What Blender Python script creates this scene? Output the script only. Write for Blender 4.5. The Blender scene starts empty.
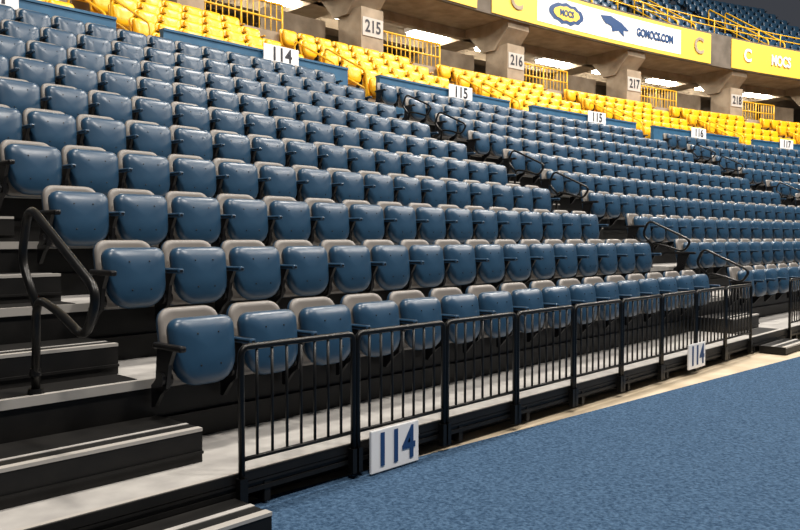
import bpy, bmesh, math, random
from mathutils import Vector, Matrix
random.seed(3)
S0, R, YF = 10.9, 75.0, 3.45
def ang(s): return max(0.0,(s-S0)/R)
def P(s,Y,z=0.0):
    if s<=S0: return Vector((s,Y,z))
    a=(s-S0)/R; r=R+Y-YF
    return Vector((S0+r*math.sin(a), YF-R+r*math.cos(a), z))
CAMZ=1.48
D0=0.22; RISE=0.41; RUN=0.814; NR=10
def deck(n): return D0+RISE*n
def yf(n): return YF+RUN*n

# ---------------- materials
def mat(name,col,rough=0.5,metal=0.0,noise=None,scale=20,bump=0.0,emit=0,spec=0.5,detail=4,lo=0.32,hi=0.68):
    m=bpy.data.materials.new(name); m.use_nodes=True
    nt=m.node_tree; b=nt.nodes['Principled BSDF']
    b.inputs['Base Color'].default_value=(*col,1); b.inputs['Roughness'].default_value=rough
    b.inputs['Metallic'].default_value=metal
    b.inputs['Specular IOR Level'].default_value=spec
    if emit:
        b.inputs['Emission Color'].default_value=(*col,1); b.inputs['Emission Strength'].default_value=emit
    if noise or bump:
        tc=nt.nodes.new('ShaderNodeTexCoord'); nz=nt.nodes.new('ShaderNodeTexNoise')
        nz.inputs['Scale'].default_value=scale; nz.inputs['Detail'].default_value=detail
        nt.links.new(tc.outputs['Object'],nz.inputs['Vector'])
        if noise:
            cr=nt.nodes.new('ShaderNodeValToRGB')
            cr.color_ramp.elements[0].position=lo; cr.color_ramp.elements[1].position=hi
            cr.color_ramp.elements[0].color=(*col,1); cr.color_ramp.elements[1].color=(*noise,1)
            nt.links.new(nz.outputs['Fac'],cr.inputs['Fac']); nt.links.new(cr.outputs['Color'],b.inputs['Base Color'])
        if bump:
            bp=nt.nodes.new('ShaderNodeBump'); bp.inputs['Strength'].default_value=bump; bp.inputs['Distance'].default_value=0.02
            nt.links.new(nz.outputs['Fac'],bp.inputs['Height']); nt.links.new(bp.outputs['Normal'],b.inputs['Normal'])
    return m
M_blue=mat('seat_blue',(0.015,0.048,0.094),0.33,noise=(0.018,0.057,0.110),scale=6)
M_grey=mat('seat_grey',(0.19,0.176,0.163),0.45)
M_black=mat('black_plastic',(0.005,0.005,0.006),0.4,spec=0.35)
M_rail=mat('black_powdercoat',(0.004,0.004,0.004),0.35,spec=0.3)
M_riser=mat('black_riser',(0.004,0.004,0.004),0.5,noise=(0.008,0.0075,0.007),scale=8,spec=0.3)
M_deck=mat('light_deck',(0.30,0.29,0.28),0.45,noise=(0.42,0.41,0.39),scale=5)
M_nose=mat('aluminium_nosing',(0.42,0.40,0.37),0.45,metal=0.2)
M_carpet=mat('blue_carpet',(0.020,0.046,0.090),0.95,noise=(0.066,0.122,0.205),scale=48,bump=0.8,spec=0.08,detail=10,lo=0.34,hi=0.70)
M_floor=mat('arena_floor',(0.42,0.34,0.23),0.45,noise=(0.58,0.49,0.36),scale=3)
M_yel=mat('seat_yellow',(0.88,0.46,0.008),0.33)
M_yelr=mat('yellow_paint',(0.80,0.45,0.015),0.35)
M_bwall=mat('blue_wall',(0.018,0.09,0.18),0.6,noise=(0.025,0.115,0.22),scale=4)
M_white=mat('sign_white',(0.85,0.85,0.85),0.5)
M_navy=mat('navy_print',(0.01,0.05,0.16),0.5)
M_dark=mat('dark_print',(0.02,0.02,0.03),0.5)
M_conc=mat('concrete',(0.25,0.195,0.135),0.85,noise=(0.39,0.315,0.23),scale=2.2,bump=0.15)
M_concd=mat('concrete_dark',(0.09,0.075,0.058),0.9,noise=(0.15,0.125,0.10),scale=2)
M_plate=mat('plate_grey',(0.5,0.47,0.43),0.7)
M_ban=mat('banner_yellow',(0.88,0.58,0.08),0.5)
M_tube=mat('fluorescent',(1,0.93,0.8),0.5,emit=34)
M_up=mat('concrete_tread',(0.06,0.06,0.065),0.8)

def link(o): bpy.context.scene.collection.objects.link(o); return o
def empty(name):
    e=bpy.data.objects.new(name,None); e.empty_display_size=0.2; return link(e)
def finish(bm,name,mats,parent=None,smooth=False,mesh_only=False):
    bmesh.ops.recalc_face_normals(bm,faces=bm.faces[:])
    me=bpy.data.meshes.new(name); bm.to_mesh(me); bm.free()
    for m in mats: me.materials.append(m)
    if smooth:
        for p in me.polygons: p.use_smooth=True
    if mesh_only: return me
    o=bpy.data.objects.new(name,me); link(o)
    if parent: o.parent=parent
    return o
def sweep(bm,prof,s0,s1,mi=0,step=1.2):
    n=1 if s1<=S0 else max(1,math.ceil((s1-s0)/step))
    ss=[s0+(s1-s0)*i/n for i in range(n+1)]
    if s0<S0<s1: ss=sorted(set(ss+[S0]))
    rings=[[bm.verts.new(P(s,y,z)) for y,z in prof] for s in ss]
    k=len(prof)
    for a,b in zip(rings,rings[1:]):
        for i in range(k):
            f=bm.faces.new((a[i],a[(i+1)%k],b[(i+1)%k],b[i])); f.material_index=mi
    for r in (rings[0],rings[-1]):
        f=bm.faces.new(r); f.material_index=mi
def rect(y0,y1,z0,z1): return [(y0,z0),(y1,z0),(y1,z1),(y0,z1)]
def box(bm,x0,x1,y0,y1,z0,z1,mi=0,bev=0):
    vs=[bm.verts.new((x,y,z)) for x in (x0,x1) for y in (y0,y1) for z in (z0,z1)]
    fs=[]
    for q in ((0,1,3,2),(4,6,7,5),(0,4,5,1),(2,3,7,6),(0,2,6,4),(1,5,7,3)):
        f=bm.faces.new([vs[i] for i in q]); f.material_index=mi; fs.append(f)
    if bev:
        es=list({e for f in fs for e in f.edges})
        bmesh.ops.bevel(bm,geom=es,offset=bev,segments=2,affect='EDGES',profile=0.5)
def tube(bm,pts,r,mi=0,n=8,closed=False):
    pts=[Vector(p) for p in pts]; rings=[]; N=len(pts)
    up=None
    for i,p in enumerate(pts):
        if closed: t=(pts[(i+1)%N]-pts[i-1])
        else: t=(pts[min(i+1,N-1)]-pts[max(i-1,0)])
        t.normalize()
        if up is None:
            up=Vector((0,0,1)) if abs(t.z)<0.9 else Vector((1,0,0))
        u=(up-t*up.dot(t))
        if u.length<1e-4: u=Vector((0.3,1,0.2)); u=u-t*u.dot(t)
        u.normalize(); up=u; w=t.cross(u)
        rings.append([bm.verts.new(p+r*(math.cos(2*math.pi*j/n)*u+math.sin(2*math.pi*j/n)*w)) for j in range(n)])
    prs=list(zip(rings,rings[1:]))
    if closed: prs.append((rings[-1],rings[0]))
    for a,b in prs:
        for j in range(n):
            f=bm.faces.new((a[j],a[(j+1)%n],b[(j+1)%n],b[j])); f.material_index=mi; f.smooth=True
    if not closed:
        for rr in (rings[0],rings[-1]):
            f=bm.faces.new(rr); f.material_index=mi
def roundpath(pts,r,seg=5,closed=False):
    pts=[Vector(p) for p in pts]; out=[]; N=len(pts)
    for i,p in enumerate(pts):
        if not closed and i in (0,N-1): out.append(p); continue
        a=pts[i-1]; b=pts[(i+1)%N]
        da=(a-p); db=(b-p); rr=min(r,da.length*0.49,db.length*0.49)
        p0=p+da.normalized()*rr; p1=p+db.normalized()*rr
        for k in range(seg+1):
            t=k/seg; out.append((1-t)**2*p0+2*t*(1-t)*p+t*t*p1)
    return out
# ---------------- seat
def rrect(w,h,rt,rb,n=6):
    pts=[]
    for cx,cz,r,a0 in ((w/2-rt,h/2-rt,rt,0),(-w/2+rt,h/2-rt,rt,90),(-w/2+rb,-h/2+rb,rb,180),(w/2-rb,-h/2+rb,rb,270)):
        for k in range(n):
            a=math.radians(a0+90*k/(n-1)); pts.append((cx+r*math.cos(a),cz+r*math.sin(a)))
    return pts
def shell(bm,outline,rings,xf):
    prev=None
    k=len(outline)
    for sc,y,mi in rings:
        if sc==0: cur=[bm.verts.new(xf(0,y,0))]
        else: cur=[bm.verts.new(xf(x*sc,y,z*sc)) for x,z in outline]
        if prev:
            for i in range(k):
                j=(i+1)%k
                if len(prev)==1: vs=(prev[0],cur[i],cur[j])
                elif len(cur)==1: vs=(prev[i],cur[0],prev[j])
                else: vs=(prev[i],prev[j],cur[j],cur[i])
                f=bm.faces.new(vs); f.material_index=mi; f.smooth=True
        prev=cur
def seat_mesh(name,mats):
    bm=bmesh.new()
    t=math.radians(9)
    def xp(x,y,z):
        zz=z*math.cos(t)-y*math.sin(t); yy=y*math.cos(t)+z*math.sin(t)
        return Vector((x*(1+0.25*z),yy+0.01,0.585+zz))
    shell(bm,rrect(0.430,0.41,0.07,0.15),[(0,-0.066,0),(0.35,-0.063,0),(0.65,-0.054,0),(0.85,-0.038,0),(0.93,-0.026,0),(0.98,-0.008,0),(1,0.012,0),(1,0.03,0),(0.965,0.035,2),(0.975,0.045,1),(0.93,0.066,1),(0.7,0.075,1),(0,0.077,1)],xp)
    t2=math.radians(11)
    def xb(x,y,z):
        yy=y-0.5*x*x
        return Vector((x,0.155+yy*math.cos(t2)+z*math.sin(t2),0.605+z*math.cos(t2)-yy*math.sin(t2)))
    shell(bm,rrect(0.422,0.475,0.09,0.06),[(0,0.0,1),(0.5,0.0,1),(0.85,-0.004,1),(0.94,-0.004,1),(0.985,0.008,1),(1,0.022,1),(1,0.026,0),(1.0,0.042,0),(0.97,0.055,0),(0.7,0.062,0),(0,0.064,0)],xb)
    for x,z in ((-.07,.1),(.07,.1),(-.07,-.09),(.07,-.09)):
        pv=xp(x,-0.06,z)
        c=bmesh.ops.create_uvsphere(bm,u_segments=6,v_segments=4,radius=0.006,matrix=Matrix.Translation(pv))
        for v in c['verts']:
            for f in v.link_faces: f.material_index=2
    arm(bm,0.25,2)
    return finish(bm,name,mats,mesh_only=True)
def arm(bm,x,mi):
    box(bm,x-0.024,x+0.024,-0.14,0.17,0.605,0.642,mi,0.012)
    prof=[(-0.05,0.61),(0.13,0.61),(0.15,0.42),(0.20,0.38),(0.20,0.25),(0.17,0.25),(0.09,0.34),(0.03,0.38),(0.0,0.52)]
    a=[bm.verts.new((x-0.013,y,z)) for y,z in prof]; b=[bm.verts.new((x+0.013,y,z)) for y,z in prof]
    for i in range(len(prof)):
        j=(i+1)%len(prof); f=bm.faces.new((a[i],a[j],b[j],b[i])); f.material_index=mi
    for r in (a,b):
        f=bm.faces.new(r); f.material_index=mi
    c=bmesh.ops.create_cone(bm,cap_ends=True,segments=12,radius1=0.042,radius2=0.042,depth=0.07,matrix=Matrix.Translation((x,0.07,0.43))@Matrix.Rotation(math.pi/2,4,'Y'))
    for v in c['verts']:
        for f in v.link_faces: f.material_index=mi
me_seat=seat_mesh('seat_navy',[M_blue,M_grey,M_black])
me_seaty=me_seat.copy(); me_seaty.name='seat_gold'
for i,m in enumerate((M_yel,M_yel,M_black)): me_seaty.materials[i]=m
me_seatu=me_seat.copy(); me_seatu.name='seat_upper'
for i,m in enumerate((M_blue,M_blue,M_black)): me_seatu.materials[i]=m
bm=bmesh.new(); arm(bm,0,0); me_arm=finish(bm,'end_arm',[M_black],mesh_only=True)
def place(me,name,s,Y,z,parent):
    o=bpy.data.objects.new(name,me); link(o)
    p=P(s,Y,z); o.location=p; o.rotation_euler=(0,0,-ang(s)); o.parent=parent; return o

sections=[(-2.1,5),(2.36,16),(11.5,19),(22.1,19),(32.7,19)]
for s0,n in sections:
    e=empty('stadium_seat_section')
    for r in range(NR):
        place(me_arm,'end_arm',s0+0.015,4.05+RUN*r,deck(r),e)
        for k in range(n):
            place(me_seat,'seat',s0+0.25+0.5*k,4.05+RUN*r,deck(r),e)
# ---------------- platforms
SA,SB=-2.3,42.4
e=empty('telescopic_seating_platform')
bm=bmesh.new()
for r in range(NR):
    y1=yf(r+1)+0.03 if r<NR-1 else 12.09
    sweep(bm,rect(yf(r)+0.03,y1,deck(r)-0.045,deck(r)),SA,SB,0)
finish(bm,'deck_boards',[M_deck],e)
bm=bmesh.new()
for r in range(NR):
    sweep(bm,rect(yf(r),yf(r)+0.03,deck(r)-0.05,deck(r)+0.003),SA,SB,0)
finish(bm,'nosings',[M_nose],e)
bm=bmesh.new()
for r in range(1,NR):
    sweep(bm,rect(yf(r)+0.02,yf(r)+0.05,deck(r-1),deck(r)-0.045),SA,SB,0)
    sweep(bm,rect(yf(r)-0.012,yf(r)+0.02,deck(r-1)+0.13,deck(r-1)+0.17),SA,SB,0)
sweep(bm,rect(yf(0)+0.19,yf(0)+0.23,0.0,deck(0)-0.045),SA,SB,0)
sweep(bm,rect(yf(0)+0.15,yf(0)+0.19,0.015,0.05),SA,SB,0)
sweep(bm,rect(yf(0)+0.0,yf(0)+0.03,0.115,deck(0)-0.05),SA,SB,0)
sweep(bm,rect(yf(0)-0.012,yf(0)+0.0,0.15,0.165),SA,SB,0)
sweep(bm,rect(yf(0)-0.012,yf(0)+0.0,0.10,0.125),SA,SB,0)
s=0.046-0.854*2
while s<SB:
    if not(0.95<s<2.3): sweep(bm,rect(yf(0)-0.006,yf(0)+0.19,0.03,deck(0)-0.05),s-0.02,s+0.02,0)
    s+=0.854
sweep(bm,rect(yf(0)-0.012,yf(0)+0.0,deck(0)-0.05,deck(0)-0.0),SA,SB,0)
finish(bm,'risers',[M_riser],e)
bm=bmesh.new()
for r in range(NR): box(bm,SA-0.02,SA,yf(r),12.09,(deck(r-1) if r else 0),deck(r),0)
finish(bm,'end_panel',[M_riser],e)
# ---------------- aisle steps
aisles=[(0.85,2.41),(10.42,11.44),(21.06,22.04),(31.66,32.64)]
for a0,a1 in aisles:
    bm=bmesh.new()
    for r in range(NR-1):
        y0,y1=yf(r)+0.33,yf(r+1)-0.012; z0=deck(r); z1=z0+0.19
        b1=a1 if (r==0 or a0>1) else 2.33
        sweep(bm,rect(y0,y1,z0,z1),a0,b1,0)
        sweep(bm,rect(y0-0.004,y0+0.045,z1-0.015,z1+0.004),a0,b1,1)
        sweep(bm,rect(y0-0.015,y0,z0+0.05,z0+0.065),a0,b1,0)
        sweep(bm,rect(y0+0.14,y0+0.17,z1,z1+0.003),a0,b1,2)
        if a0>1 or r>0:
            sweep(bm,rect(yf(r)+0.06,y0-0.02,z0,z0+0.004),a0,b1-0.02,0)
    sweep(bm,rect(YF-0.34,YF-0.02,0.013,0.10),a0,a1-0.03,0)
    sweep(bm,rect(YF-0.345,YF-0.29,0.088,0.106),a0,a1-0.03,1)
    sweep(bm,rect(YF-0.2,YF-0.16,0.1,0.104),a0,a1-0.03,2)
    finish(bm,'aisle_steps',[M_riser,M_nose,M_deck])
# ---------------- aisle handrails
bm=bmesh.new()
pts=[(0,4.33,0.63),(0,4.30,1.16),(0,4.02,1.10),(0,3.72,0.98),(0,3.58,1.22),(0,4.38,1.66),(0,4.50,1.36),(0,4.29,1.1)]
rel=[(0,y-4.33,z-0.63) for _,y,z in pts]
tube(bm,roundpath(rel,0.11,6),0.023,0,10)
for rr,z in ((0.045,0.01),(0.032,0.12)):
    bmesh.ops.create_cone(bm,cap_ends=True,segments=16,radius1=rr,radius2=rr*0.85,depth=0.04,matrix=Matrix.Translation((0,0,z)))
me_hr=finish(bm,'aisle_handrail',[M_rail],mesh_only=True)
for a0,a1 in aisles:
    for r in ((1,3,5,7) if a0<1 else (1,2,4,5,7,8)):
        c=1.72 if a0<1 else (a0+a1)/2
        o=bpy.data.objects.new('aisle_handrail',me_hr); link(o)
        o.location=P(c,4.33+RUN*(r-1),deck(r)); o.rotation_euler=(0,0,-ang(c))
        if a0>1: o.scale=(0.8,0.8,0.68)
# ---------------- front guard rails
def guard(s0,s1,name='guard_rail_panel'):
    bm=bmesh.new(); Y=YF-0.035
    zt,zb=0.90,0.30
    g=0.017
    a,b=s0+g,s1-g
    path=[P(a,Y,0.06),P(a,Y,zt),P(b,Y,zt),P(b,Y,0.06)]
    tube(bm,roundpath(path,0.05,5),0.018,0,8)
    tube(bm,[P(a,Y,zb),P(b,Y,zb)],0.013,0,6)
    n=7
    for k in range(1,n+1):
        s=a+(b-a)*k/(n+1); tube(bm,[P(s,Y,zb),P(s,Y,zt)],0.009,0,6)
    for s in (a,b):
        sweep(bm,rect(Y-0.022,Y+0.02,0.05,0.2),s-0.025,s+0.025,0)
    finish(bm,name,[M_rail])
for i in range(9): guard(2.40+0.852*i,2.40+0.852*(i+1))
for i in range(11): guard(11.56+0.854*i,11.56+0.854*(i+1))
for i in range(3): guard(0.83-0.854*(i+1),0.83-0.854*i)
# ---------------- text
def text_mesh(body,size,parent,s,Y,z,m,off=0.0,sx=1.0,name='lettering'):
    cu=bpy.data.curves.new(name,'FONT'); cu.body=body; cu.size=size; cu.offset=off; cu.extrude=0.002
    cu.align_x='CENTER'; cu.align_y='CENTER'
    t=bpy.data.objects.new('tmp',cu); link(t); bpy.context.view_layer.update()
    dg=bpy.context.evaluated_depsgraph_get(); me=bpy.data.meshes.new_from_object(t.evaluated_get(dg))
    bpy.data.objects.remove(t)
    me.materials.clear(); me.materials.append(m)
    o=bpy.data.objects.new(name,me); link(o); o.location=P(s,Y,z); o.rotation_euler=(math.pi/2,0,-ang(s)); o.scale=(sx,1,1)
    o.parent=parent; return o
def sign(body,s,Y,z,w,h,name,size,m=M_navy,off=0.006,sx=0.95,bm_m=M_white):
    e=empty(name)
    bm=bmesh.new(); a=ang(s)
    box(bm,-w/2,w/2,-0.01,0.01,-h/2,h/2,0,0.006)
    o=finish(bm,'panel',[bm_m],e); o.location=P(s,Y,z); o.rotation_euler=(0,0,-a)
    text_mesh(body,size,e,s,Y-0.013,z-0.003,m,off,sx)
for s,z in ((3.56,0.155),(8.3,0.21),(12.4,0.21)):
    sign('114',s,YF-0.072,z,0.44,0.27,'section_sign',0.29,off=0.006,sx=0.84)
for s,b in ((4.2,'114'),(9.5,'114'),(14.5,'115'),(19.7,'115'),(24.6,'116'),(29.5,'117'),(34.6,'117')):
    sign(b,s,12.03,5.0,0.85,0.34,'section_sign',0.36,m=M_dark,off=0.008)
# ---------------- blue wall
gaps=[1.4,6.6,11.7,16.7,22,27.3,32.5,37.7]
def spans(lo,hi,gs,w):
    out=[];c=lo
    for g in gs:
        if g-w/2>c: out.append((c,g-w/2))
        c=g+w/2
    out.append((c,hi)); return out
for a,b in spans(SA,SB,gaps,0.85):
    bm=bmesh.new(); sweep(bm,rect(12.1,12.22,deck(9)-0.05,5.02),a,b,0); sweep(bm,rect(12.08,12.24,5.02,5.06),a,b,0)
    finish(bm,'blue_parapet_wall',[M_bwall])
# ---------------- yellow seats bowl
NY=5
def yz(j): return 4.30+0.42*j
e=empty('gold_bowl_riser')
bm=bmesh.new()
for j in range(NY): sweep(bm,rect(12.25+0.8*j,15.98,(yz(j-1) if j else deck(9)-0.3),yz(j)),SA,SB,0)
finish(bm,'treads',[M_conc],e)
bm=bmesh.new(); sweep(bm,rect(16.06,16.2,5.9,6.75),SA,SB,0); finish(bm,'wall_parapet',[M_conc])
for a,b in spans(SA,SB,gaps,1.0):
    e=empty('gold_seat_section')
    for j in range(NY):
        n=int((b-a)/0.47)
        for k in range(n):
            place(me_seaty,'seat',a+(k+0.5)*(b-a)/n,12.52+0.8*j,yz(j),e)
for g in gaps:
    bm=bmesh.new()
    for ds in (-0.4,0.4):
        path=[P(g+ds,12.5,4.3),P(g+ds,12.5,5.2),P(g+ds,13.9,5.95),P(g+ds,13.9,5.1)]
        tube(bm,roundpath(path,0.12,5),0.023,0,8)
        tube(bm,[P(g+ds,12.5,4.8),P(g+ds,13.9,5.55)],0.018,0,6)
    finish(bm,'yellow_aisle_rail',[M_yelr])
# ---------------- concourse
CZ=8.8
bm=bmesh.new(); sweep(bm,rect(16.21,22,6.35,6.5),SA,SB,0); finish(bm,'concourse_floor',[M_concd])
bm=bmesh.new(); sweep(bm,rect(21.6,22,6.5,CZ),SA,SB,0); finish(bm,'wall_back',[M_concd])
bm=bmesh.new(); sweep(bm,rect(15.86,22,CZ,CZ+0.25),SA,SB,0); finish(bm,'ceiling',[M_conc])
pil=[-1.4,4.4,10.0,15.1,20.5,26.1,31.8,37.4]
for i,s in enumerate(pil):
    e=empty('concrete_pillar')
    bm=bmesh.new()
    sweep(bm,rect(16.21,17.0,6.5,8.0),s-0.36,s+0.36,0)
    sweep(bm,rect(16.0,16.21,5.98,8.0),s-0.36,s+0.36,0)
    sweep(bm,[(15.88,CZ),(15.88,8.5),(16.5,7.85),(17.1,7.85),(17.7,8.5),(21.6,8.5),(21.6,CZ)],s-0.45,s+0.45,0)
    sweep(bm,[(20.4,6.5),(21.1,6.5),(21.1,8.5),(20.4,8.5)],s-0.4,s+0.4,0)
    finish(bm,'column_and_beam',[M_conc],e)
    num=str(212+i)
    bm=bmesh.new(); sweep(bm,rect(15.975,16.0,7.2,7.72),s-0.33,s+0.33,0); finish(bm,'number_plate',[M_plate],e)
    text_mesh(num,0.48,e,s,15.965,7.46,M_dark,0.01,0.85)
bm=bmesh.new()
for y in (17.9,19.9): sweep(bm,rect(y,y+0.25,CZ-0.3,CZ),SA,SB,0)
finish(bm,'ceiling_beam',[M_conc])
for a,b in zip(pil,pil[1:]):
    bm=bmesh.new(); s0=a+0.42; s1=a+2.6; Y=16.3
    for z in (7.55,7.15,6.75): tube(bm,[P(s0+(s1-s0)*k/4,Y,z) for k in range(5)],0.028,0,6)
    n=14
    for k in range(n+1):
        s=s0+(s1-s0)*k/n; tube(bm,[P(s,Y,6.5),P(s,Y,7.55)],0.028 if k%7==0 else 0.014,0,6)
    finish(bm,'yellow_guardrail',[M_yelr])
    bm=bmesh.new(); sweep(bm,rect(17.4,17.6,6.5,7.8),b-2.3,b-0.5,0); finish(bm,'wall_vomitory',[M_conc])
for m in [p-1.2 for p in pil[1:]]+[p+1.6 for p in pil[:-1]]:
    bm=bmesh.new()
    sweep(bm,rect(18.65,19.1,CZ-0.24,CZ-0.14),m-0.66,m+0.66,0)
    sweep(bm,rect(18.6,19.15,CZ-0.14,CZ-0.002),m-0.72,m+0.72,1)
    finish(bm,'fluorescent_light_fixture',[M_tube,M_white])
# ---------------- balcony fascia & banners
BZ=8.75
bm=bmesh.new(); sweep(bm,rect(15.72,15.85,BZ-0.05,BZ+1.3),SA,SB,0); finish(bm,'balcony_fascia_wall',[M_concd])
def banner(a,b,items):
    e=empty('fascia_banner')
    bm=bmesh.new(); sweep(bm,rect(15.68,15.71,BZ,BZ+1.22),a,b,0,0.6); finish(bm,'cloth',[M_ban],e)
    zc=BZ+0.61
    for it in items:
        if it[0]=='p':
            bm=bmesh.new(); sweep(bm,rect(15.665,15.68,BZ+0.13,BZ+1.09),it[1],it[2],0,0.6); finish(bm,'white_panel',[M_white],e)
        elif it[0]=='o':
            bm=bmesh.new()
            for w,h,dy,mi in ((0.8,0.36,0,0),(0.6,0.24,-0.012,1)):
                vs=[bm.verts.new(P(it[1]+w*math.cos(t/24*2*math.pi),15.65+dy,zc+h*math.sin(t/24*2*math.pi)*(1+0.12*math.cos(3*t)))) for t in range(24)]
                f=bm.faces.new(vs); f.material_index=mi
            finish(bm,'emblem',[M_navy,M_ban],e)
            text_mesh('MOCS',0.3,e,it[1],15.625,zc,M_navy,0.012,0.9)
        elif it[0]=='w':
            bm=bmesh.new()
            shape=[(-.7,.3),(-.2,.36),(.35,.2),(.75,-.05),(.45,-.08),(.5,-.3),(.2,-.12),(-.1,-.2),(-.15,.0),(-.45,.05)]
            f=bm.faces.new([bm.verts.new(P(it[1]+u,15.645,zc+v)) for u,v in shape])
            finish(bm,'emblem',[M_navy],e)
        else: text_mesh(it[1],it[3],e,it[2],15.64,zc,it[4],0.02,it[5])
banner(14.9,18.6,[('t','C',18.0,0.8,M_dark,1)])
banner(19.2,29.9,[('t','C',20.2,0.9,M_conc,1),('p',21.1,28.2),('o',22.4),('w',24.7),('t','GOMOCS.COM',26.8,0.42,M_navy,0.78),('t','C',29.2,0.9,M_conc,1)])
banner(31.1,41.5,[('o',36.5),('t','MOCS',34.0,0.62,M_white,0.8),('t','C',32.0,0.75,M_white,1)])
banner(3,14.2,[('t','MOCS',8,0.9,M_dark,1)])
bm=bmesh.new(); RZ=BZ+1.3
for z in (RZ+0.3,RZ+0.55):
    tube(bm,[P(SA+(SB-SA)*k/40,15.79,z) for k in range(41)],0.025,0,6)
s=SA
while s<SB:
    tube(bm,[P(s,15.79,RZ),P(s,15.79,RZ+0.55)],0.025,0,6); s+=1.3
finish(bm,'yellow_balcony_rail',[M_yelr])
# upper bowl
NU=10; UZ=9.5
e=empty('upper_bowl_riser'); bm=bmesh.new()
for j in range(NU): sweep(bm,rect(16.8+0.8*j,25,(CZ+0.25 if j==0 else UZ+0.55*(j-1)),UZ+0.55*j),SA,SB,0)
sweep(bm,rect(15.86,16.8,CZ+0.25,CZ+0.4),SA,SB,0)
finish(bm,'treads',[M_up],e)
ug=[19.2,24.4,29.9,35.2]
for a,b in spans(14,42,ug,1.1):
    e=empty('upper_seat_section')
    for j in range(NU):
        n=int((b-a)/0.48)
        for k in range(n): place(me_seatu,'seat',a+(k+0.5)*(b-a)/n,17.15+0.8*j,UZ+0.55*j,e)
for g in ug:
    bm=bmesh.new()
    for ds in (-0.5,0.5):
        tube(bm,roundpath([P(g+ds,16.9,9.5),P(g+ds,16.9,10.7),P(g+ds,20.3,13.0),P(g+ds,20.3,11.7)],0.15,5),0.035,0,8)
        tube(bm,[P(g+ds,16.9,10.2),P(g+ds,20.3,12.5)],0.025,0,6)
    finish(bm,'yellow_aisle_rail',[M_yelr])
# ---------------- floor & carpet
bm=bmesh.new(); box(bm,-30,60,-40,16,-0.1,0.0,0); finish(bm,'floor',[M_floor])
bm=bmesh.new()
poly=[(-12,-30),(50,-30),(50,-0.35),(24,1.85),(10.4,2.94),(6,3.28),(4.2,3.42),(2.0,3.59),(-12,3.59)]
a=[bm.verts.new((x,y,0.0)) for x,y in poly]; b=[bm.verts.new((x,y,0.012)) for x,y in poly]
for i in range(len(poly)):
    j=(i+1)%len(poly); bm.faces.new((a[i],a[j],b[j],b[i]))
bm.faces.new(a); bm.faces.new(b)
finish(bm,'blue_carpet',[M_carpet])
# ---------------- lights
def area(loc,target,size,energy,col):
    l=bpy.data.lights.new('arena_floodlight','AREA'); l.energy=energy; l.size=size; l.color=col
    o=bpy.data.objects.new('arena_floodlight',l); link(o); o.location=loc
    o.rotation_euler=(Vector(target)-Vector(loc)).to_track_quat('-Z','Y').to_euler()
for x in (-2,8,18,28):
    area((x,-3,15),(x+1,5,1),1.6,1400,(1,0.93,0.85))
for x in (4,16,28,38):
    area((x,5,19),(x,9,3),1.6,2700 if x>5 else 2100,(1,0.92,0.82))
w=bpy.data.worlds.new('World'); bpy.context.scene.world=w; w.use_nodes=True
w.node_tree.nodes['Background'].inputs[0].default_value=(0.8,0.85,1,1); w.node_tree.nodes['Background'].inputs[1].default_value=0.06
bpy.context.scene.view_settings.view_transform='Standard'
# ---------------- camera
c=bpy.data.cameras.new('camera'); c.lens=35; c.sensor_width=36; c.clip_end=300
o=bpy.data.objects.new('camera',c); link(o); o.location=(0,0,CAMZ)
o.rotation_euler=(math.radians(90-1.99),0,math.radians(-46.9))
bpy.context.scene.camera=o
